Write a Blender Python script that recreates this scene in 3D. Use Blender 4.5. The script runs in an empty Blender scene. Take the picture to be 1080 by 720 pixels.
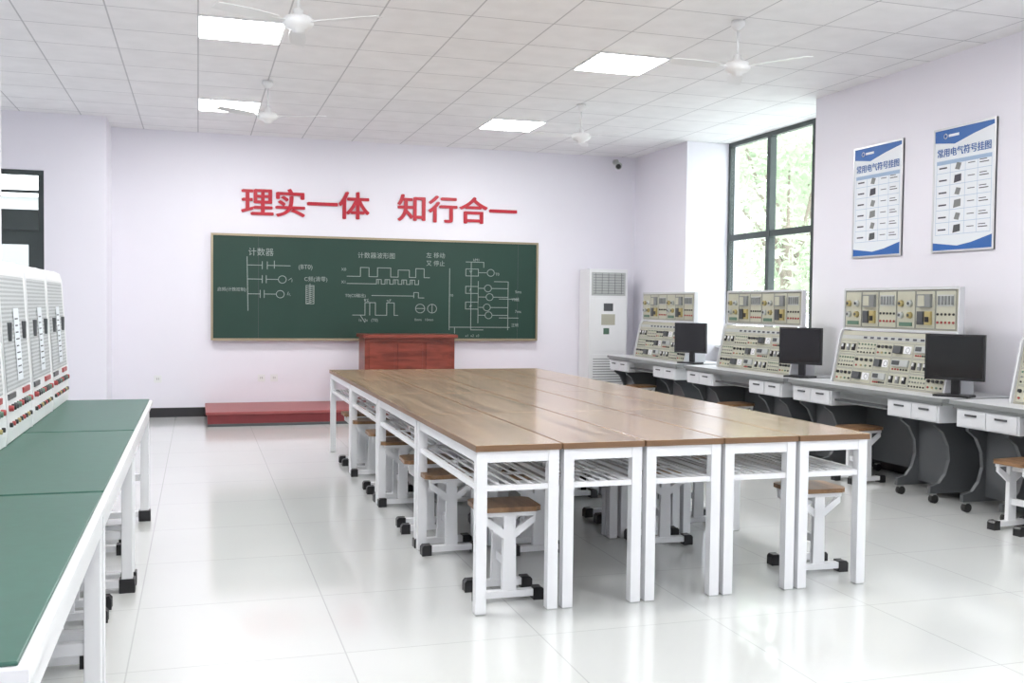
import bpy, math, random
from mathutils import Matrix, Vector
random.seed(7)
S = bpy.context.scene
S.view_settings.view_transform = 'Standard'
S.view_settings.look = 'None'
S.view_settings.exposure = 0.0

# ------------------------------------------------------------------ materials
def nodes_of(name):
    m = bpy.data.materials.new(name); m.use_nodes = True
    nt = m.node_tree
    return m, nt, nt.nodes['Principled BSDF']

def mat(name, col, rough=0.5, metal=0.0, spec=0.5, var=0.04, scale=8, coat=0.0, trans=0.0):
    m, nt, p = nodes_of(name)
    tc = nt.nodes.new('ShaderNodeTexCoord')
    n = nt.nodes.new('ShaderNodeTexNoise'); n.inputs['Scale'].default_value = scale
    n.inputs['Detail'].default_value = 3
    nt.links.new(tc.outputs['Object'], n.inputs['Vector'])
    r = nt.nodes.new('ShaderNodeMix'); r.data_type = 'RGBA'
    r.inputs['A'].default_value = tuple(c*(1-var) for c in col)+(1,)
    r.inputs['B'].default_value = tuple(min(1, c*(1+var)) for c in col)+(1,)
    nt.links.new(n.outputs['Fac'], r.inputs['Factor'])
    nt.links.new(r.outputs['Result'], p.inputs['Base Color'])
    p.inputs['Roughness'].default_value = rough
    p.inputs['Metallic'].default_value = metal
    p.inputs['Specular IOR Level'].default_value = spec
    p.inputs['Coat Weight'].default_value = coat
    p.inputs['Coat Roughness'].default_value = 0.08
    if trans:
        t=nt.nodes.new('ShaderNodeBsdfTranslucent'); mx=nt.nodes.new('ShaderNodeMixShader'); mx.inputs[0].default_value=trans
        o=[k for k in nt.nodes if k.type=='OUTPUT_MATERIAL'][0]
        nt.links.new(r.outputs['Result'],t.inputs[0])
        nt.links.new(p.outputs[0],mx.inputs[1]); nt.links.new(t.outputs[0],mx.inputs[2]); nt.links.new(mx.outputs[0],o.inputs[0])
    return m

def grid_mat(name, c1, c2, cm, size, mortar, off=(0,0), rough=0.5, spec=0.5, mott=0.0, mscale=20, coat=0.0, crough=.05):
    m, nt, p = nodes_of(name)
    tc = nt.nodes.new('ShaderNodeTexCoord')
    mp = nt.nodes.new('ShaderNodeMapping'); mp.inputs['Location'].default_value = (off[0], off[1], 0)
    nt.links.new(tc.outputs['Object'], mp.inputs['Vector'])
    b = nt.nodes.new('ShaderNodeTexBrick'); b.offset = 0; b.squash = 1
    b.inputs['Scale'].default_value = 1
    b.inputs['Brick Width'].default_value = size; b.inputs['Row Height'].default_value = size
    b.inputs['Mortar Size'].default_value = mortar; b.inputs['Mortar Smooth'].default_value = 0.1
    b.inputs['Color1'].default_value = c1+(1,); b.inputs['Color2'].default_value = c2+(1,)
    b.inputs['Mortar'].default_value = cm+(1,)
    nt.links.new(mp.outputs[0], b.inputs['Vector'])
    out = b.outputs['Color']
    if mott:
        n = nt.nodes.new('ShaderNodeTexNoise'); n.inputs['Scale'].default_value = mscale; n.inputs['Detail'].default_value = 4
        nt.links.new(tc.outputs['Object'], n.inputs['Vector'])
        cr = nt.nodes.new('ShaderNodeMapRange'); cr.inputs[1].default_value=.3; cr.inputs[2].default_value=.7
        cr.inputs[3].default_value = 1-mott; cr.inputs[4].default_value = 1
        nt.links.new(n.outputs['Fac'], cr.inputs[0])
        mx = nt.nodes.new('ShaderNodeVectorMath'); mx.operation='SCALE'
        nt.links.new(out, mx.inputs[0]); nt.links.new(cr.outputs[0], mx.inputs['Scale'])
        out = mx.outputs[0]
    nt.links.new(out, p.inputs['Base Color'])
    p.inputs['Roughness'].default_value = rough
    p.inputs['Specular IOR Level'].default_value = spec
    p.inputs['Coat Weight'].default_value = coat
    p.inputs['Coat Roughness'].default_value = crough
    return m

def wood_mat(name, ca, cb, cc, stretch=(14, 1.2, 14), rough=0.3, coat=0.0, spec=.5, crough=.1):
    m, nt, p = nodes_of(name)
    tc = nt.nodes.new('ShaderNodeTexCoord')
    oi = nt.nodes.new('ShaderNodeObjectInfo')
    add = nt.nodes.new('ShaderNodeVectorMath'); add.operation='ADD'
    sc = nt.nodes.new('ShaderNodeVectorMath'); sc.operation='SCALE'; sc.inputs['Scale'].default_value = 13.0
    nt.links.new(oi.outputs['Location'], sc.inputs[0])
    nt.links.new(tc.outputs['Object'], add.inputs[0]); nt.links.new(sc.outputs[0], add.inputs[1])
    mp = nt.nodes.new('ShaderNodeMapping'); mp.inputs['Scale'].default_value = stretch
    nt.links.new(add.outputs[0], mp.inputs['Vector'])
    n = nt.nodes.new('ShaderNodeTexNoise'); n.inputs['Scale'].default_value = 1.0; n.inputs['Detail'].default_value = 6
    n.inputs['Distortion'].default_value = 0.6
    nt.links.new(mp.outputs[0], n.inputs['Vector'])
    cr = nt.nodes.new('ShaderNodeValToRGB')
    cr.color_ramp.elements[0].position=.36; cr.color_ramp.elements[0].color=ca+(1,)
    cr.color_ramp.elements[1].position=.66; cr.color_ramp.elements[1].color=cc+(1,)
    e = cr.color_ramp.elements.new(.5); e.color = cb+(1,)
    nt.links.new(n.outputs['Fac'], cr.inputs[0]); nt.links.new(cr.outputs[0], p.inputs['Base Color'])
    p.inputs['Roughness'].default_value = rough
    p.inputs['Coat Weight'].default_value = coat; p.inputs['Coat Roughness'].default_value = crough
    p.inputs['Specular IOR Level'].default_value = spec
    return m

def perf_mat(name, base, dot, scale):
    m, nt, p = nodes_of(name)
    tc = nt.nodes.new('ShaderNodeTexCoord')
    s = nt.nodes.new('ShaderNodeVectorMath'); s.operation='SCALE'; s.inputs['Scale'].default_value=scale
    fr = nt.nodes.new('ShaderNodeVectorMath'); fr.operation='FRACTION'
    sb = nt.nodes.new('ShaderNodeVectorMath'); sb.operation='SUBTRACT'; sb.inputs[1].default_value=(.5,.5,.5)
    ml = nt.nodes.new('ShaderNodeVectorMath'); ml.operation='MULTIPLY'; ml.inputs[1].default_value=(0,1,1)
    ln = nt.nodes.new('ShaderNodeVectorMath'); ln.operation='LENGTH'
    lt = nt.nodes.new('ShaderNodeMath'); lt.operation='LESS_THAN'; lt.inputs[1].default_value=.3
    nt.links.new(tc.outputs['Object'], s.inputs[0]); nt.links.new(s.outputs[0], fr.inputs[0])
    nt.links.new(fr.outputs[0], sb.inputs[0]); nt.links.new(sb.outputs[0], ml.inputs[0])
    nt.links.new(ml.outputs[0], ln.inputs[0]); nt.links.new(ln.outputs['Value'], lt.inputs[0])
    mx = nt.nodes.new('ShaderNodeMix'); mx.data_type='RGBA'
    mx.inputs['A'].default_value=base+(1,); mx.inputs['B'].default_value=dot+(1,)
    nt.links.new(lt.outputs[0], mx.inputs['Factor']); nt.links.new(mx.outputs['Result'], p.inputs['Base Color'])
    p.inputs['Roughness'].default_value=.45
    return m

def glass_mat(name):
    m = bpy.data.materials.new(name); m.use_nodes=True; nt=m.node_tree; nt.nodes.clear()
    o=nt.nodes.new('ShaderNodeOutputMaterial'); t=nt.nodes.new('ShaderNodeBsdfTransparent'); g=nt.nodes.new('ShaderNodeBsdfGlossy')
    t.inputs[0].default_value=(.96,.98,.98,1)
    g.inputs['Roughness'].default_value=.02
    mx=nt.nodes.new('ShaderNodeMixShader'); mx.inputs[0].default_value=.06
    nt.links.new(t.outputs[0],mx.inputs[1]); nt.links.new(g.outputs[0],mx.inputs[2]); nt.links.new(mx.outputs[0],o.inputs[0])
    return m

def emit_mat(name, col, st):
    m = bpy.data.materials.new(name); m.use_nodes=True; nt=m.node_tree; nt.nodes.clear()
    o=nt.nodes.new('ShaderNodeOutputMaterial'); e=nt.nodes.new('ShaderNodeEmission')
    e.inputs[0].default_value=col+(1,); e.inputs[1].default_value=st
    nt.links.new(e.outputs[0],o.inputs[0]); return m

M_wall   = mat('wall_paint', (.83,.815,.885), .6, var=.01, scale=2)
M_ceil   = grid_mat('ceiling_tiles', (.90,.90,.915),(.88,.88,.895),(.54,.54,.565), .6, .006, off=(0,-.2), rough=.6, mott=.07, mscale=5)
M_floor  = grid_mat('floor_tiles', (.70,.715,.70),(.685,.70,.69),(.54,.55,.545), .8, .003, off=(.25,.1), rough=.25, spec=.5, mott=.03, mscale=1.5, coat=.7, crough=.07)
M_base   = mat('baseboard_black', (.02,.02,.022), .3)
M_white  = mat('white_steel', (.83,.84,.86), .3, var=.01)
M_wplast = mat('white_plastic', (.80,.81,.82), .35, var=.01)
M_wood   = wood_mat('table_laminate', (.19,.11,.055),(.33,.215,.12),(.44,.30,.18), (16,1.0,16), .26, coat=.5, crough=.12)
M_edge   = mat('table_edge', (.20,.11,.055), .4)
M_seat   = wood_mat('seat_wood', (.16,.085,.04),(.24,.13,.06),(.29,.17,.09), (20,3,20), .35)
M_black  = mat('black_plastic', (.012,.012,.014), .35)
M_rubber = mat('black_rubber', (.012,.012,.012), .6)
M_screen = mat('monitor_screen', (.008,.008,.01), .12)
M_green  = mat('green_mat', (.034,.115,.085), .4, var=.14, scale=25)
M_board  = mat('chalkboard_green', (.007,.040,.027), .5, var=.15, scale=3)
M_alu    = mat('gold_aluminium', (.36,.30,.21), .35, metal=.6)
M_silver = mat('silver_aluminium', (.7,.71,.73), .3, metal=.5)
M_chalk  = mat('chalk', (.32,.36,.34), .9, var=.3, scale=60)
M_red    = mat('red_letters', (.48,.010,.028), .4)
M_platf  = mat('platform_red', (.20,.025,.03), .45, var=.15)
M_platt  = mat('platform_top_red', (.32,.075,.075), .4, var=.1)
M_podium = wood_mat('podium_wood', (.13,.022,.013),(.20,.038,.022),(.24,.048,.03), (3,3,18), .3)
M_cream  = mat('cream_panel', (.42,.41,.33), .45, var=.03)
M_cream2 = mat('cream_module', (.48,.475,.38), .45, var=.03)
M_desk   = mat('light_gray_desk', (.62,.63,.65), .4, var=.02)
M_dgray  = mat('dark_gray_metal', (.07,.075,.08), .4, var=.05)
M_mgray  = mat('mid_gray', (.22,.23,.23), .45)
M_lgray  = mat('light_gray', (.46,.48,.47), .4)
M_yel    = mat('yellow_part', (.40,.33,.14), .4)
M_redp   = mat('red_part', (.36,.05,.05), .4)
M_grn    = mat('green_part', (.10,.18,.13), .4)
M_blue   = mat('blue_part', (.05,.16,.5), .4)
M_ink    = mat('print_ink', (.06,.06,.08), .6)
M_paper  = mat('paper_white', (.80,.84,.88), .5, var=.01)
M_pblue  = mat('poster_blue', (.025,.13,.42), .4, var=.1, scale=2)
M_pgrid  = mat('poster_grid', (.35,.48,.66), .5)
M_perf   = perf_mat('perforated_panel', (.58,.60,.61),(.25,.27,.28), 55)
M_frame  = mat('window_frame_metal', (.055,.07,.07), .4)
M_glass  = glass_mat('window_glass')
M_light  = emit_mat('led_panel', (1,.995,.98), 41)
M_leaf   = mat('leaves', (.42,.50,.36), .6, var=.3, scale=2, trans=.5)
M_bark   = mat('bark', (.25,.21,.17), .8)
M_ground = mat('outside_ground', (.6,.62,.58), .8)
M_build  = mat('neighbour_wall', (.35,.36,.36), .8)

# ------------------------------------------------------------------ mesh builder
class MB:
    def __init__(s): s.v=[];s.f=[];s.m=[];s.sm=[];s.mats=[];s.M=Matrix.Identity(4)
    def mi(s,m):
        if m not in s.mats: s.mats.append(m)
        return s.mats.index(m)
    def add(s,vs,fs,m,smooth=False):
        b=len(s.v); k=s.mi(m)
        s.v += [tuple(s.M@Vector(v)) for v in vs]
        for i,f in enumerate(fs):
            s.f.append([b+j for j in f]); s.m.append(k)
            s.sm.append(smooth if isinstance(smooth,bool) else smooth[i])
    def box(s,x0,x1,y0,y1,z0,z1,m):
        vs=[(x0,y0,z0),(x1,y0,z0),(x1,y1,z0),(x0,y1,z0),(x0,y0,z1),(x1,y0,z1),(x1,y1,z1),(x0,y1,z1)]
        s.add(vs,[(0,3,2,1),(4,5,6,7),(0,1,5,4),(1,2,6,5),(2,3,7,6),(3,0,4,7)],m)
    def prism(s,poly,plane,a0,a1,m):
        n=len(poly)
        def P(p,a):
            return {'xz':(p[0],a,p[1]),'yz':(a,p[0],p[1]),'xy':(p[0],p[1],a)}[plane]
        vs=[P(p,a0) for p in poly]+[P(p,a1) for p in poly]
        fs=[tuple(range(n)),tuple(range(2*n-1,n-1,-1))]+[(i,(i+1)%n,n+(i+1)%n,n+i) for i in range(n)]
        s.add(vs,fs,m)
    def cyl(s,p0,p1,r0,r1,m,n=16):
        p0=Vector(p0);p1=Vector(p1);d=(p1-p0).normalized()
        a=d.orthogonal().normalized();b=d.cross(a)
        vs=[];
        for p,r in((p0,r0),(p1,r1)):
            for i in range(n):
                t=2*math.pi*i/n; vs.append(p+(a*math.cos(t)+b*math.sin(t))*r)
        fs=[(i,(i+1)%n,n+(i+1)%n,n+i) for i in range(n)]+[tuple(range(n-1,-1,-1)),tuple(range(n,2*n))]
        s.add(vs,fs,m,[True]*n+[False,False])
    def lathe(s,c,prof,m,n=24):
        vs=[];k=len(prof)
        for r,z in prof:
            for i in range(n):
                t=2*math.pi*i/n; vs.append((c[0]+r*math.cos(t),c[1]+r*math.sin(t),c[2]+z))
        fs=[]
        for j in range(k-1):
            for i in range(n): fs.append((j*n+i,j*n+(i+1)%n,(j+1)*n+(i+1)%n,(j+1)*n+i))
        s.add(vs,fs,m,True)
    def line(s,a,b,w,z,m):  # flat stroke in local xy plane
        a=Vector(a);b=Vector(b);d=(b-a)
        if d.length<1e-6: return
        d.normalize(); n=Vector((-d.y,d.x))*w/2; a=a-d*w/3; b=b+d*w/3
        vs=[(a.x+n.x,a.y+n.y,z),(a.x-n.x,a.y-n.y,z),(b.x-n.x,b.y-n.y,z),(b.x+n.x,b.y+n.y,z)]
        s.add(vs,[(0,1,2,3)],m)
    def pline(s,pts,w,z,m,closed=False):
        pts=list(pts)+([pts[0]] if closed else [])
        for a,b in zip(pts[:-1],pts[1:]): s.line(a,b,w,z,m)
    def circ(s,c,r,w,z,m,n=16):
        s.pline([(c[0]+r*math.cos(2*math.pi*i/n),c[1]+r*math.sin(2*math.pi*i/n)) for i in range(n)],w,z,m,True)
    def mesh(s,name):
        me=bpy.data.meshes.new(name); me.from_pydata(s.v,[],s.f)
        for m in s.mats: me.materials.append(m)
        for p,k,sm in zip(me.polygons,s.m,s.sm): p.material_index=k; p.use_smooth=sm
        me.update(); return me
    def build(s,name,loc=(0,0,0),rotz=0,bevel=0,parent=None):
        return place(s.mesh(name),name,loc,rotz,bevel,parent)

def place(me,name,loc=(0,0,0),rotz=0,bevel=0,parent=None):
    o=bpy.data.objects.new(name,me); S.collection.objects.link(o)
    o.location=loc; o.rotation_euler=(0,0,rotz)
    if bevel:
        b=o.modifiers.new('bevel','BEVEL'); b.width=bevel; b.segments=2; b.limit_method='ANGLE'; b.angle_limit=math.radians(50)
    if parent: o.parent=parent
    return o
def empty(name,loc=(0,0,0)):
    o=bpy.data.objects.new(name,None); S.collection.objects.link(o); o.location=loc; o.empty_display_size=.1; return o
def text(name,s,loc,size,mt,rot=(math.pi/2,0,0),extr=.001,bold=0,parent=None,align='LEFT',sx=1,sy=1):
    c=bpy.data.curves.new(name,'FONT'); c.body=s; c.size=size; c.extrude=extr; c.offset=bold; c.align_x=align
    c.materials.append(mt)
    o=bpy.data.objects.new(name,c); S.collection.objects.link(o); o.location=loc; o.rotation_euler=rot; o.scale=(sx,sy,1)
    if parent: o.parent=parent
    return o
def simple(name,*b,m,bevel=0):
    q=MB()
    for x in b: q.box(*x,m)
    return q.build(name,bevel=bevel)

# ------------------------------------------------------------------ room shell
H=3.35
simple('floor',(-3.0,6.3,-3.2,12.7,-.1,0),m=M_floor)
simple('ceiling',(-3.0,6.3,-3.2,12.7,H,H+.1),m=M_ceil)
simple('wall_back',(-1.15,6.3,12.5,12.7,0,H),m=M_wall)
simple('wall_back_return',(-1.15,-.95,11.8,12.5,0,H),m=M_wall)
DX0,DX1,DZ=-2.5,-1.57,2.74
simple('wall_alcove_back',(-2.8,DX0,11.8,12.0,0,H),(DX1,-1.15,11.8,12.0,0,H),(DX0,DX1,11.8,12.0,DZ,H),m=M_wall)
simple('wall_alcove_left',(-3.0,-2.8,6.65,12.0,0,H),m=M_wall)
simple('wall_alcove_front',(-2.8,-1.35,6.65,6.85,0,H),m=M_wall)
simple('wall_left',(-1.35,-1.15,-3.0,6.85,0,H),m=M_wall)
simple('wall_front',(-1.35,6.3,-3.2,-3.0,0,H),m=M_wall)
W1=(8.36,11.0); W2=(1.6,4.6)
simple('wall_right',(5.6,6.3,-3.0,W2[0],0,H),(5.6,6.3,W2[1],W1[0],0,H),(5.6,6.3,W1[1],12.5,0,H),
       (6.1,6.3,W2[0],W2[1],0,.9),(6.1,6.3,W1[0],W1[1],0,.9),m=M_wall)
simple('baseboard_back',(-.93,5.58,12.485,12.5,0,.11),m=M_base)
simple('baseboard_alcove',(-1.55,-.95,11.785,11.8,0,.11),(-.95,-.935,11.785,12.5,0,.11),m=M_base)
simple('baseboard_right',(5.585,5.6,-3,W2[0],0,.11),(5.585,5.6,W2[1],W1[0],0,.11),(5.585,5.6,W1[1],12.48,0,.11),m=M_base)
simple('baseboard_left',(-1.15,-1.135,-3,6.85,0,.11),m=M_base)

def window(name,y0,y1,ms):
    q=MB(); X0,X1=6.16,6.22; z0,z1=.9,H
    q.box(X0,X1,y0,y0+.05,z0,z1,M_frame); q.box(X0,X1,y1-.05,y1,z0,z1,M_frame)
    q.box(X0,X1,y0+.05,y1-.05,z0,z0+.05,M_frame); q.box(X0,X1,y0+.05,y1-.05,z1-.05,z1,M_frame)
    q.box(X0,X1,y0+.05,y1-.05,2.17,2.24,M_frame)
    for y in ms: q.box(X0-.01,X1+.01,y-.035,y+.035,z0+.05,z1-.05,M_frame)
    q.box(6.185,6.19,y0+.05,y1-.05,z0+.05,z1-.05,M_glass)
    q.box(6.02,6.16,y0,y1,.88,.905,M_white)
    q.build(name)
window('window_1',*W1,(10.08,9.2))
window('fill_window',*W2,(2.6,3.6))  # unseen window, added to let fill daylight onto the near floor
# door with transom
q=MB()
q.box(DX0,DX0+.06,11.85,11.93,0,DZ,M_frame); q.box(DX1-.06,DX1,11.85,11.93,0,DZ,M_frame)
q.box(DX0+.06,DX1-.06,11.85,11.93,DZ-.05,DZ,M_frame); q.box(DX0+.06,DX1-.06,11.84,11.94,2.10,2.32,M_frame)
q.box(DX0+.06,DX0+.16,11.87,11.91,.02,2.10,M_frame); q.box(DX1-.16,DX1-.06,11.87,11.91,.02,2.10,M_frame)
q.box(DX0+.16,DX1-.16,11.87,11.91,1.95,2.10,M_frame); q.box(DX0+.16,DX1-.16,11.87,11.91,.02,.95,M_frame)
q.box(DX0+.06,DX1-.06,11.87,11.91,2.50,2.53,M_frame)
q.box(DX0+.06,DX1-.06,11.888,11.893,.95,DZ-.05,M_glass)
q.box(DX1-.14,DX1-.12,11.82,11.84,.95,1.2,M_silver); q.box(DX1-.14,DX1-.12,11.84,11.87,.97,.99,M_silver); q.box(DX1-.14,DX1-.12,11.84,11.87,1.16,1.18,M_silver)
q.build('door_1')

# ceiling panel lights
q=MB(); q.box(-.3,.3,-.3,.3,-.012,0,M_white); q.box(-.285,.285,-.285,.285,-.016,-.0121,M_light)
lm=q.mesh('ceiling_light_panel')
for y in (10.7,7.7,4.7,1.7,-1.3):
    for x in (.3,3.3): place(lm,'ceiling_light_panel',(x,y,H))

# ------------------------------------------------------------------ ceiling fans
q=MB()
q.lathe((0,0,0),[(0.0,0),(.045,0),(.05,-.03),(.025,-.06),(.010,-.07)],M_wplast)
q.cyl((0,0,-.06),(0,0,-.25),.009,.009,M_wplast,10)
q.lathe((0,0,-.24),[(.012,.01),(.028,0),(.03,-.03),(.075,-.045),(.092,-.065),(.092,-.09),(.07,-.11),(.038,-.12),(.034,-.135),(0,-.14)],M_wplast)
for k in range(3):
    q.M=Matrix.Rotation(math.radians(25+120*k),4,'Z')
    q.box(.08,.18,-.014,.014,-.322,-.317,M_wplast)
    n=8
    pts=[]
    for i in range(n+1):
        t=i/n; pts.append((.15+t*.38, -.042-.010*math.sin(t*math.pi)))
    pts2=[(.53-t/n*.38, .042+.012*math.sin(math.pi*(1-t/n))) for t in range(n+1)]
    poly=pts+pts2
    vs=[(a,b,-.320+b*.16) for a,b in poly]; vb=[(a,b,-.323+b*.16) for a,b in poly]
    N=len(poly)
    q.add(vs+vb,[tuple(range(N)),tuple(range(2*N-1,N-1,-1))]+[(i,(i+1)%N,N+(i+1)%N,N+i) for i in range(N)],M_wplast)
q.M=Matrix.Identity(4)
fm=q.mesh('ceiling_fan')
for i,(x,y) in enumerate(((.57,6.2),(.60,9.4),(3.58,6.3),(3.62,9.4))):
    place(fm,'ceiling_fan',(x,y,H),rotz=(1.05,1.2,.66,.7)[i])

# ------------------------------------------------------------------ classroom tables (5 x 4)
TW,TL=.4,1.28
q=MB()
w=TW-.004;l=TL-.004
q.box(0,w,0,l,.722,.728,M_edge); q.box(.001,w-.001,.001,l-.001,.728,.75,M_wood)
q.box(0,w,-.0,.002,.728,.749,M_edge); q.box(0,.002,0,l,.728,.749,M_edge); q.box(w-.002,w,0,l,.728,.749,M_edge)
top=q.mesh('tabletop')
q=MB()
a=.008; b=w-.008; c=.01; d=l-.01; t=.048
for x in (a,b-t):
    for y in (c,d-t):
        q.box(x,x+t,y,y+t,.006,.722,M_white); q.box(x+.003,x+t-.003,y+.003,y+t-.003,0,.006,M_lgray)
for y in (c,d-t): q.box(a+t,b-t,y+.004,y+t-.004,.672,.722,M_white)
for x in (a,b-t): q.box(x+.004,x+t-.004,c+t,d-t,.672,.722,M_white)
for y in (c+.01,d-.035): q.box(a+t,b-t,y,y+.025,.545,.57,M_white)
for y in (l*.33,l*.66): q.box(a+.02,b-.02,y,y+.02,.545,.557,M_white)
for x in (a+.01,b-.035): q.box(x,x+.025,c+t,d-t,.545,.57,M_white)
for i in range(6):
    x=a+.06+i*(b-a-.12)/5; q.cyl((x,c+.02,.566),(x,d-.02,.566),.006,.006,M_white,8)
frame=q.mesh('table_frame')
TX0,TY0=1.15,4.2
for j in range(4):
    for i in range(5):
        x=TX0+i*(TW+.004); y=TY0+j*TL
        e=empty('classroom_table',(x,y,0))
        place(top,'tabletop',parent=e,bevel=.003); place(frame,'table_frame',parent=e)

# ------------------------------------------------------------------ stools
q=MB()
q.prism([(-.15,-.10),(-.12,-.125),(.12,-.125),(.15,-.10),(.15,.10),(.12,.125),(-.12,.125),(-.15,.10)],'xy',.415,.437,M_seat)
for y in (-.095,.095):
    q.box(-.125,.125,y-.015,y+.015,.392,.415,M_white)
    q.prism([(-.032,.05),(.032,.05),(.026,.392),(-.026,.392)],'xz',y-.014,y+.014,M_white)
    q.prism([(.026,.29),(.026,.33),(.12,.392),(.12,.362)],'xz',y-.01,y+.01,M_white)
    q.prism([(-.026,.29),(-.026,.33),(-.12,.392),(-.12,.362)],'xz',y-.01,y+.01,M_white)
    q.box(-.13,.13,y-.02,y+.02,.018,.05,M_white)
    for x in (-.165,.115):
        q.prism([(x,0),(x+.05,0),(x+.05,.056),(x+.01,.056),(x,.045)] if x<0 else [(x,0),(x+.05,0),(x+.05,.045),(x+.04,.056),(x,.056)],'xz',y-.026,y+.026,M_black)
q.box(-.012,.012,-.081,.081,.15,.19,M_white)
q.box(-.012,.012,-.081,.081,.362,.392,M_white)
stool=q.mesh('stool')
spots=[(1.37,4.50),(3.06,4.56)]
for y in (5.42,5.95,6.78,7.25,8.0,8.55): spots.append((1.32,y))
for y in (5.75,6.6,7.2,7.95,8.6): spots.append((3.0,y))
for y in (5.3,5.95,6.75,7.3,8.2): spots += [(1.78,y),(2.55,y)]
for x,y in spots:
    place(stool,'stool',(x,y,0),rotz=random.uniform(-.06,.06),bevel=.002)
for x,y in ((-.53,2.9),(-.53,4.65),(-.53,4.1),(-.53,5.85)):
    place(stool,'stool',(x,y,0),bevel=.002)
for x,y in ((4.88,4.98),(5.0,6.78),(5.0,8.7),(5.0,10.9)):
    place(stool,'stool',(x,y,0),rotz=.1,bevel=.002)

# ------------------------------------------------------------------ left workbenches (green mats)
q=MB(); L=1.61
q.box(0,.86,0,L,.715,.742,M_white)
q.box(.012,.84,.012,L-.008,.742,.75,M_green)
q.box(.02,.84,.02,L-.02,.62,.715,M_white)
for y in (.03,L-.09):
    q.box(.79,.84,y,y+.05,.05,.62,M_white); q.box(.05,.10,y,y+.05,.05,.62,M_white)
    q.box(.02,.84,y,y+.05,.025,.06,M_white)
    q.box(.78,.85,y-.006,y+.056,0,.066,M_black); q.box(.01,.08,y-.006,y+.056,0,.066,M_black)
    q.box(.10,.79,y+.01,y+.04,.25,.29,M_white)
q.box(.05,.09,.08,L-.09,.25,.30,M_white)
wb=q.mesh('workbench')
for y in (1.84,3.455,5.07): place(wb,'workbench',(-1.13,y,0),bevel=.003)

# control cabinets on the left workbenches
SL=.68
q=MB()
def fx(z): return .350-(z-.93)*.035/.54
prof=[(-.0,.752),(.35,.752),(.355,.80),(.350,.93),(.318,1.47),(.305,1.515),(.27,1.53),(.0,1.53)]
q.prism(prof,'xz',0,SL,M_wplast)
for (z0,z1,m,off,y0,y1) in ((.97,1.46,M_perf,.003,.04,SL-.04),):
    q.add([(fx(z0)+off,y0,z0),(fx(z0)+off,y1,z0),(fx(z1)+off,y1,z1),(fx(z1)+off,y0,z1)],[(0,1,2,3)],m)
for (z0,z1,y0,y1) in ((1.0,1.32,.30,.44),):
    q.add([(fx(z0)+.006,y0,z0),(fx(z0)+.006,y1,z0),(fx(z1)+.006,y1,z1),(fx(z1)+.006,y0,z1)],[(0,1,2,3)],M_paper)
    for k in range(9):
        zz=1.03+k*.03
        q.box(fx(zz)+.004,fx(zz)+.009,y0+.03,y1-.03-random.random()*.04,zz,zz+.006,M_ink)
q.box(fx(1.25)+.0,fx(1.25)+.02,.15,.17,1.18,1.26,M_dgray)
q.box(fx(1.25)+.0,fx(1.25)+.02,.52,.54,1.18,1.26,M_dgray)
for k in range(9):
    y=.07+k*.065
    q.cyl((.350,y,.90),(.37,y,.90),.014,.012,(M_redp,M_black,M_dgray,M_grn)[k%4],10)
    q.cyl((.352,y,.83),(.367,y,.83),.010,.010,(M_black,M_redp,M_black,M_yel)[k%4],8)
q.box(.345,.356,.05,.22,.935,.96,M_dgray); q.box(.345,.356,.42,.60,.935,.96,M_redp)
cab=q.mesh('control_cabinet')
for k in range(6):
    place(cab,'control_cabinet',(-1.11,6.0-.70*k,0.002),bevel=.012)

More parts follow.
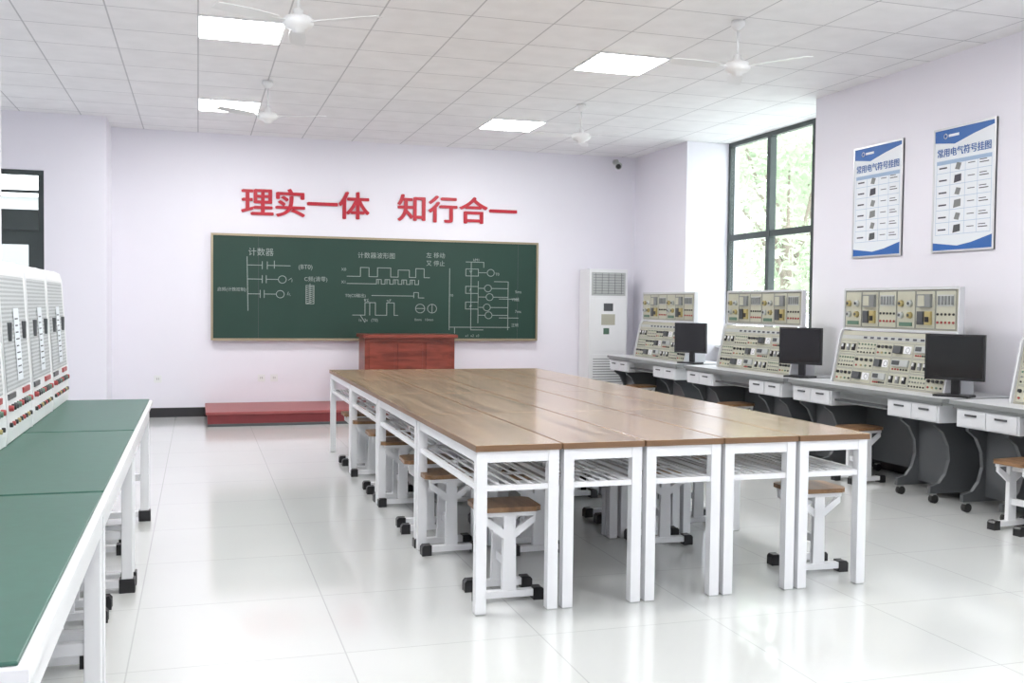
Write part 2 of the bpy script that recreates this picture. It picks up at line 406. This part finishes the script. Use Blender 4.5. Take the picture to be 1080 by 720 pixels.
# ------------------------------------------------------------------ right training consoles
def console():
    q=MB(); R=random.Random(3)
    L=1.9;D=.66
    q.box(0,D,0,L,.725,.752,M_desk); q.box(-.004,.0,0,L,.722,.750,M_mgray)
    q.box(0,D,-.004,0,.722,.750,M_mgray)
    q.box(.03,D-.01,.03,L-.03,.70,.725,M_lgray)
    q.box(.02,D-.02,.05,.60,.575,.70,M_desk); q.box(.02,D-.02,1.30,1.85,.575,.70,M_desk)
    q.box(.10,D-.02,.60,1.30,.60,.70,M_lgray); q.box(.03,.40,.63,1.27,.62,.635,M_dgray)
    for y0,y1 in((.065,.32),(.33,.585),(1.315,1.57),(1.58,1.835)):
        q.box(.008,.02,y0,y1,.585,.69,M_desk)
        q.box(.0,.008,(y0+y1)/2-.05,(y0+y1)/2+.05,.655,.668,M_dgray)
    q.box(.012,.019,.02,L-.02,.698,.724,M_mgray)
    def ped(y0,y1):
        pr=[(.02,.07),(.62,.07),(.62,.13),(.54,.17),(.50,.26),(.49,.38),(.52,.48),(.60,.55),(.62,.575),(.05,.575),(.05,.55),
            (.12,.50),(.17,.40),(.18,.30),(.15,.20),(.10,.14),(.02,.12)]
        q.prism(pr,'xz',y0,y0+.03,M_dgray); q.prism(pr,'xz',y1-.03,y1,M_dgray)
        q.box(.20,.47,y0+.03,y1-.03,.10,.575,M_dgray)
        q.box(.195,.20,y0+.05,y1-.05,.14,.54,M_dgray)
        for x in (.06,.58):
            for y in (y0+.015,y1-.015):
                q.box(x-.018,x+.018,y-.014,y+.014,.045,.075,M_mgray)
                q.cyl((x,y-.018,.03),(x,y+.018,.03),.03,.03,M_rubber,14)
    ped(.12,.50); ped(1.42,1.80)
    q.box(.45,.47,.50,1.42,.12,.60,M_dgray)
    y0,y1=.25,1.58; bx=.23
    body=[(bx,.752),(.46,.752),(.46,1.15),(.42,1.18),(.33,1.18),(.31,1.15)]
    q.prism(body,'xz',y0,y1,M_cream)
    side=[(bx-.02,.752),(.47,.752),(.47,1.14),(.37,1.20),(.37,1.53),(.33,1.53),(.325,1.20),(.295,1.17)]
    q.prism(side,'xz',y0-.018,y0,M_desk); q.prism(side,'xz',y1,y1+.018,M_desk)
    o=Vector((bx,y1,.752)); tvec=Vector((.31-bx,0,1.15-.752)); Lt=tvec.length; tn=tvec.normalized(); sn=Vector((0,-1,0)); nn=sn.cross(tn)
    q.M=Matrix(((sn.x,tn.x,nn.x,o.x),(sn.y,tn.y,nn.y,o.y),(sn.z,tn.z,nn.z,o.z),(0,0,0,1)))
    W=y1-y0
    q.box(.01,W-.01,.008,Lt-.04,0,.004,M_cream2)
    q.box(.01,W-.01,Lt-.035,Lt-.005,0,.004,M_lgray)
    for i in range(9):
        q.box(.30+i*.085,.34+i*.085,Lt-.028,Lt-.012,.004,.007,M_ink)
    cells=[(.02,.23),(.24,.48),(.49,.68),(.69,.92),(.93,1.12),(1.13,1.31)]
    rows=[(.012,.120),(.128,.236),(.244,.352)]
    for ri,(r0,r1) in enumerate(rows):
        for ci,(c0,c1) in enumerate(cells):
            for a,b in (((c0,r0),(c1,r0)),((c1,r0),(c1,r1)),((c1,r1),(c0,r1)),((c0,r1),(c0,r0))):
                q.line(a,b,.0035,.0048,M_mgray)
            kind=(ri*7+ci*3)%5
            w=c1-c0
            if kind==0:
                for k in range(4):
                    cx=c0+w*(k+.5)/4
                    q.cyl((cx,r0+.075,.004),(cx,r0+.075,.02),.013,.011,M_dgray if k%2 else M_black,10)
                    q.cyl((cx,r0+.028,.004),(cx,r0+.028,.012),.008,.008,(M_redp,M_yel,M_grn,M_black)[k],8)
            elif kind==1:
                q.box(c0+.02,c1-.02,r0+.045,r1-.012,.004,.02,M_lgray)
                q.box(c0+.03,c0+w*.5,r0+.055,r1-.02,.02,.023,M_dgray)
                for k in range(6):
                    cx=c0+.02+(w-.04)*(k+.5)/6; q.cyl((cx,r0+.022,.004),(cx,r0+.022,.012),.007,.007,M_redp if k<3 else M_black,8)
            elif kind==2:
                for k in range(6):
                    for j in range(3):
                        cx=c0+w*(k+.5)/6; cy=r0+.02+j*.033
                        q.cyl((cx,cy,.004),(cx,cy,.010),.007,.007,(M_black,M_mgray,M_grn)[j],8)
            elif kind==3:
                q.box(c0+.025,c0+w*.48,r0+.03,r1-.02,.004,.03,M_dgray)
                q.box(c0+w*.56,c1-.02,r0+.03,r1-.02,.004,.012,M_wplast)
                q.circ((c0+w*.77,r0+.058),.02,.004,.0125,M_ink,12)
            else:
                for k in range(3):
                    cx=c0+w*(k+.5)/3
                    q.box(cx-.018,cx+.018,r0+.03,r0+.085,.004,.014,M_black if k!=1 else M_mgray)
                    q.box(cx-.006,cx+.006,r0+.055,r0+.08,.014,.024,M_wplast)
                q.line((c0+.01,r0+.015),(c1-.01,r0+.015),.003,.0048,M_ink)
    q.M=Matrix.Identity(4)
    q.box(.335,.36,y0,y1,1.20,1.53,M_cream)
    o=Vector((.335,y1,1.19))
    q.M=Matrix(((0,0,-1,o.x),(-1,0,0,o.y),(0,1,0,o.z),(0,0,0,1)))
    q.box(0,W,.325,.345,0,.012,M_desk); q.box(0,W,.0,.018,0,.012,M_desk)
    n=6
    for k in range(n):
        a=.012+k*(W-.02)/n; b=a+(W-.02)/n-.012
        q.box(a,b,.03,.315,0,.006,M_cream2)
        for p in (((a,.03),(b,.03)),((a,.315),(b,.315)),((a,.03),(a,.315)),((b,.03),(b,.315))): q.line(*p,.005,.007,M_mgray)
        w=b-a
        if k%3==0:
            for j in range(2):
                for i in range(2):
                    q.cyl((a+w*(i*.5+.25),.22-j*.09,.006),(a+w*(i*.5+.25),.22-j*.09,.03),.026,.022,M_lgray if (i+j)%2 else M_yel,14)
                    q.cyl((a+w*(i*.5+.25),.22-j*.09,.03),(a+w*(i*.5+.25),.22-j*.09,.034),.012,.012,M_dgray,10)
            q.box(a+.03,b-.03,.045,.075,.006,.012,M_grn)
        elif k%3==1:
            q.box(a+.03,b-.03,.19,.29,.006,.03,M_mgray); q.box(a+.045,b-.09,.20,.28,.03,.033,M_cream2)
            q.box(a+.03,a+w*.45,.06,.16,.006,.025,M_dgray); q.box(a+w*.55,b-.03,.06,.16,.006,.025,M_yel)
            q.box(a+w*.6,b-.045,.08,.12,.025,.03,M_black)
        else:
            q.box(a+.02,b-.02,.20,.285,.006,.012,M_lgray)
            for i in range(5): q.box(a+.03+i*w*.17,a+.045+i*w*.17,.21,.275,.012,.02,M_mgray)
            for i in range(5):
                for j in range(2): q.cyl((a+w*(i+.5)/5,.08+j*.06,.006),(a+w*(i+.5)/5,.08+j*.06,.014),.009,.009,(M_redp,M_black)[j],8)
    q.M=Matrix.Identity(4)
    return q.mesh('training_console')
cm=console()
for y in (9.80,7.72,5.74,3.77): place(cm,'training_console',(4.9,y,0))

# monitors
q=MB()
q.box(-.205,.205,-.012,.012,.115,.44,M_black); q.box(-.19,.19,-.0135,-.012,.135,.428,M_screen)
q.prism([(-.15,.15),(.15,.15),(.12,.40),(-.12,.40)],'xz',.012,.045,M_black)
q.box(-.03,.03,.02,.045,.012,.2,M_black)
q.prism([(-.12,-.08),(.12,-.08),(.13,.06),(.09,.11),(-.09,.11),(-.13,.06)],'xy',0,.014,M_black)
mm=q.mesh('computer_monitor')
for x,y,r in ((5.10,5.86,-60),(5.10,7.77,-62),(5.11,9.88,-62)):
    place(mm,'computer_monitor',(x,y,.7525),rotz=math.radians(r),bevel=.004)

# ------------------------------------------------------------------ posters
def poster(name,yc,icons):
    e=empty(name,(5.6,yc,2.30)); W,Hh=.66,.97
    q=MB(); q.M=Matrix(((0,0,-1,0),(-1,0,0,0),(0,1,0,0),(0,0,0,1)))
    q.box(-W/2,W/2,-Hh/2,Hh/2,.001,.012,M_paper)
    for a in ((-W/2,-W/2+.015,-Hh/2,Hh/2),(W/2-.015,W/2,-Hh/2,Hh/2),(-W/2+.015,W/2-.015,-Hh/2,-Hh/2+.015),(-W/2+.015,W/2-.015,Hh/2-.015,Hh/2)):
        q.box(*a,.001,.018,M_silver)
    def poly(pts,z,m): q.add([(x,y,z) for x,y in pts],[tuple(range(len(pts)))],m)
    i=W/2-.016; t=Hh/2-.016
    poly([(-i,t-.09),(-.1,t-.12),(.1,t-.07),(i,t-.03),(i,t),(-i,t)][::1],.0125,M_pblue)
    poly([(-i,-t+.06),(-.05,-t+.03),(.1,-t+.05),(i,-t+.10),(i,-t),(-i,-t)],.0125,M_pblue)
    xs=[-.29,-.14,.02,.15,.29]; z1=t-.24; z0=-t+.12; n=6
    for x in xs: q.line((x,z0),(x,z1),.003,.0128,M_pgrid)
    for k in range(n+1):
        z=z0+(z1-z0)*k/n; q.line((xs[0],z),(xs[-1],z),.003,.0128,M_pgrid)
    poly([(xs[0],z1-.002),(xs[-1],z1-.002),(xs[-1],z1-.03),(xs[0],z1-.03)],.0127,M_pgrid)
    for k in range(n):
        z=z0+(z1-z0)*(k+.5)/n-.008
        q.line((-.26,z),(-.18,z),.012,.013,M_ink)
        q.line((.05,z+.01),(.12,z+.01),.006,.013,M_ink); q.line((.17,z),(.26,z),.007,.013,M_ink); q.line((.17,z+.02),(.24,z+.02),.006,.013,M_ink)
        if k%2==0: poly([(-.10,z-.03),(-.02,z-.02),(-.02,z+.035),(-.09,z+.03)],.013,(M_dgray,M_mgray,M_ink)[(k//2)%3])
        else: poly([(-.09,z-.02),(-.04,z-.03),(-.02,z+.02),(-.07,z+.03)],.013,M_mgray)
    q.circ((-.20,t-.05),.018,.008,.014,M_paper,12); q.line((-.16,t-.05),(-.06,t-.05),.02,.014,M_paper)
    q.M=Matrix.Identity(4)
    q.build('sheet',parent=e)
    text('title','常用电气符号挂图',(-.015,.29,t-.205),.072,M_pblue,rot=(math.pi/2,0,-math.pi/2),parent=e)
    text('title','常用电气符号挂图',(-.0155,.288,t-.205),.072,M_pblue,rot=(math.pi/2,0,-math.pi/2),parent=e)
poster('wall_poster',7.41,0); poster('wall_poster',6.385,1)

# ------------------------------------------------------------------ chalkboard
bx0,bx1,bz0,bz1=.17,4.20,.93,2.15
e=empty('chalkboard',(bx0,12.5,bz0)); BW=bx1-bx0; BH=bz1-bz0
q=MB()
q.box(0,BW,-.03,-.004,0,BH,M_board)
for a in ((0,BW,-.045,-.002,-.025,.0),(0,BW,-.045,-.002,BH,BH+.025),(-.025,0,-.045,-.002,-.025,BH+.025),(BW,BW+.025,-.045,-.002,-.025,BH+.025)):
    q.box(*a,M_alu)
q.box(0,BW,-.085,-.045,-.028,-.018,M_alu)
for x in (.52,3.78): q.box(x,x+.004,-.031,-.03,0,BH,M_dgray)
q.build('board',parent=e)
q=MB(); k=BW/342; kz=BH/110
q.M=Matrix(((k,0,0,0),(0,0,-1,-.0305),(0,-kz,0,BH),(0,0,0,1)))
w=.7
def ln(*p): q.pline(p,w,.0015,M_chalk)
def ci(x,y,r): q.circ((x,y),r,w,.0015,M_chalk,14)
R=random.Random(5)
def scrib(x,y,n,h=5):
    for i in range(n):
        a=x+i*h*.95
        for _ in range(3):
            x1,y1=a+R.random()*h*.8,y-R.random()*h; x2,y2=a+R.random()*h*.8,y-R.random()*h
            q.line((x1,y1),(x2,y2),.5,.0015,M_chalk)
ln((33,22),(34,80)); ln((34,31),(48,31)); ln((48,27),(48,35)); ln((53,27),(53,35)); ln((53,31),(76,31))
ln((34,46),(48,46)); ln((48,42),(48,50)); ln((52,42),(52,50)); ln((52,46),(64,46)); ci(68,46,4); scrib(74,49,1,5)
ln((34,62),(46,62)); ln((46,58),(46,66)); ln((50,58),(50,66)); ln((50,62),(62,62)); ci(66,62,4); scrib(73,64,1,5)
ln((60,26),(60,34)); ln((96,50),(96,72)); ln((92,72),(100,72),(100,52),(92,52),(92,72))
for i in range(9): ln((92,72-i*2.2),(100,69-i*2))
ln((134,41),(148,41),(148,31),(157,31),(157,41),(166,41),(166,31),(180,31),(180,41),(188,41),(188,33),(200,33),(200,41),(207,41),(207,31),(216,31),(216,41),(222,41))
ln((134,49),(165,49)); ln((165,44),(165,49))
for i in range(5):
    x=165+i*9; ln((x,44),(x+5,44),(x+5,49),(x+9,49),(x+9,44)); ln((x+2,44),(x+2,49))
ln((160,62),(205,62)); ln((205,64),(205,58),(210,58),(210,64),(216,64))
ln((140,84),(153,84),(153,70),(164,70),(164,84),(176,84),(176,70),(184,70),(184,84),(188,84))
ln((158,70),(158,84)); scrib(152,69,2,3); scrib(176,69,2,3)
ci(212,76,5); ci(225,76,5); ln((207,76),(217,76)); ln((225,71),(225,81))
ln((148,84),(153,92))
ln((244,30),(244,100)); ln((268,22),(268,100)); ln((262,22),(282,22),(282,28))
for y in (34,54,72): ln((262,y-4),(276,y-4),(276,y+4),(262,y+4),(262,y-4)); scrib(266,y+2,1,4)
ln((276,34),(285,34)); ci(290,34,4)
for y,x in ((52,287),(62,289),(74,286),(83,288)):
    ln((276,y),(x-4,y)); ci(x,y,4); ln((x+4,y),(310,y)); 
ln((294,44),(310,44)); ln((310,44),(310,100)); ln((276,44),(276,92)); ln((244,97),(312,97))
ln((300,64),(322,64)); ln((300,86),(322,86)); ln((250,97),(250,104)); ln((268,100),(282,100))
q.M=Matrix.Identity(4)
q.build('chalk_drawing',parent=e)
def bt(s,x,y,size): text('chalk_text',s,(x*k,-.032,BH-y*kz),size,M_chalk,extr=.0003,parent=e)
bt('计数器',34,20,.10); bt('计数器波形图',145,20,.078); bt('左 移动',218,18,.075); bt('又 停止',218,27,.075)
bt('(BT0)',84,34,.075); bt('C频(清零)',90,47,.065); bt('启频(计数控制)',4,59,.050); bt('X0',128,35,.05); bt('X1',128,49,.05)
bt('T0(C0输出)',132,64,.052); bt('1s  2s   (T0)',146,91,.05); bt('0mm   10mm',206,90,.045); bt('kM1',270,21,.05)
bt('T0',295,37,.05); bt('5ms',318,57,.052); bt('Y0延',314,66,.050); bt('7ms',318,80,.052); bt('正转',314,96,.050); bt('x1  x2  x3',262,108,.045); bt('Y0',244,62,.045)

# slogan
e=empty('wall_slogan_lettering',(0,12.49,2.42))
for i,c in enumerate('理实一体知行合一'):
    x=.475+i*.385 if i<4 else 2.36+(i-4)*.395
    for j,(dx,dz) in enumerate(((0,.02),(.014,.026),(.007,.014),(.016,.017))):
        text('character_%d_layer_%d'%(i+1,j+1),c,(x+dx,-.0005*j,dz-.012),.355,M_red,extr=.008,parent=e,sx=1.10)

# platform and podium
q=MB(); q.box(.1,4.3,11.42,12.48,0,.13,M_platf); q.box(.08,4.32,11.40,12.48,.13,.16,M_platt); q.box(.1,4.3,11.41,11.42,.0,.03,M_dgray)
q.build('stage_platform',bevel=.004)
q=MB()
X0,X1,Y0,Y1=1.83,2.97,11.72,12.2
q.box(X0+.03,X1-.03,Y0+.03,Y1,.16,.96,M_podium); q.box(X0,X1,Y0-.01,Y1+.02,.96,1.0,M_podium); q.box(X0,X1,Y0,Y1+.01,.16,.22,M_podium)
for k in range(3):
    a=X0+.08+k*.34; q.box(a,a+.30,Y0+.02,Y0+.03,.28,.90,M_podium); 
q.box(X0+.05,X1-.05,Y0+.02,Y0+.03,.925,.945,M_podium)
q.build('podium',bevel=.004)

# air conditioner
q=MB(); x0,x1,y0,y1=4.81,5.34,12.12,12.47
q.box(x0,x1,y0,y1,.06,1.84,M_wplast); q.box(x0+.01,x1-.01,y0+.01,y1,0,.06,M_lgray)
q.box(x0+.03,x1-.03,y0-.008,y0,1.50,1.80,M_lgray)
for k in range(8): q.box(x0+.05,x1-.05,y0-.014,y0-.008,1.525+k*.034,1.532+k*.034,M_mgray)
for k in range(5): q.box(x0+.08+k*.09,x0+.085+k*.09,y0-.016,y0-.008,1.52,1.79,M_mgray)
q.box(x0+.02,x1-.02,y0-.006,y0,.78,1.46,M_wplast)
q.box(x0+.2,x1-.2,y0-.010,y0-.006,1.30,1.40,M_dgray); q.box(x0+.17,x1-.17,y0-.009,y0-.006,1.12,1.26,M_cream)
q.box(x0+.20,x0+.28,y0-.010,y0-.006,1.0,1.08,M_grn)
q.box(x0+.03,x1-.03,y0-.006,y0,.12,.74,M_wplast)
for k in range(16): q.box(x0+.06,x1-.06,y0-.010,y0-.006,.18+k*.033,.19+k*.033,M_mgray)
q.build('air_conditioner',bevel=.006)

# security camera
q=MB(); q.cyl((5.3,12.5,3.28),(5.3,12.44,3.28),.035,.03,M_lgray); q.cyl((5.3,12.45,3.28),(5.28,12.38,3.24),.012,.012,M_lgray,8)
q.cyl((5.33,12.42,3.23),(5.25,12.26,3.19),.038,.042,M_lgray); q.cyl((5.25,12.26,3.19),(5.248,12.255,3.189),.032,.032,M_black)
q.build('security_camera')
for x,z in ((.73,.45),(.88,.45),(-.45,.45)):
    q=MB(); q.box(-.043,.043,-.01,0,-.043,.043,M_wplast); q.box(-.012,-.008,-.011,-.01,-.01,.015,M_dgray); q.box(.008,.012,-.011,-.01,-.01,.015,M_dgray)
    q.build('wall_outlet',(x,12.499,z))

# ------------------------------------------------------------------ outside
simple('outside_ground',(-30,60,-30,60,-.4,-.3),m=M_ground)
q=MB(); q.box(-14,-2,20,24,-.3,3.2,M_build); q.box(-14,-2,19.8,20,3.2,3.5,M_white)
for k in range(4): q.box(-12+k*2.6,-10.6+k*2.6,19.95,20,.9,2.4,M_mgray)
q.build('neighbour_building')
def tree():
    q=MB(); R=random.Random(11)
    q.cyl((0,0,0),(0,0,3.2),.16,.10,M_bark,10)
    cl=[]
    for i in range(9):
        a=R.random()*6.28; r=.4+R.random()*1.5; z=2.6+R.random()*3.5
        c=Vector((r*math.cos(a),r*math.sin(a),z)); q.cyl((0,0,1.8+R.random()*1.2),tuple(c),.05,.02,M_bark,6); cl.append(c)
    for c in cl+[Vector((0,0,4.5)),Vector((0,0,2.2))]:
        for i in range(260):
            v=Vector((R.gauss(0,1),R.gauss(0,1),R.gauss(0,1))).normalized()*(1.15*R.random()**.4); v.z*=.75
            p=c+v; s=.05+R.random()*.06
            a=Vector((R.gauss(0,1),R.gauss(0,1),R.gauss(0,1))).normalized(); b=a.orthogonal().normalized()
            q.add([tuple(p+a*s*1.4),tuple(p+b*s*.6),tuple(p-a*s*1.4),tuple(p-b*s*.6)],[(0,1,2,3)],M_leaf)
    return q.mesh('tree')
tm=tree()
for i,(x,y) in enumerate(((10.5,16.5),(14.5,22.5),(12.5,18.5),(11,5),(11,1))):
    place(tm,'tree',(x,y,-.3),rotz=i*1.3)

# ------------------------------------------------------------------ world & camera
w=bpy.data.worlds.new('sky'); S.world=w; w.use_nodes=True
bg=w.node_tree.nodes['Background']; bg.inputs[0].default_value=(.93,.96,1.0,1); bg.inputs[1].default_value=6.5
cd=bpy.data.cameras.new('camera'); cd.sensor_width=36; cd.lens=36*1064/1080; cd.clip_end=200
co=bpy.data.objects.new('camera',cd); S.collection.objects.link(co)
co.matrix_world=Matrix.Translation((0,0,1.36))@Matrix.Rotation(math.radians(-17.3),4,'Z')@Matrix.Rotation(math.radians(90-2.05),4,'X')@Matrix.Rotation(math.radians(.66),4,'Z')
S.camera=co
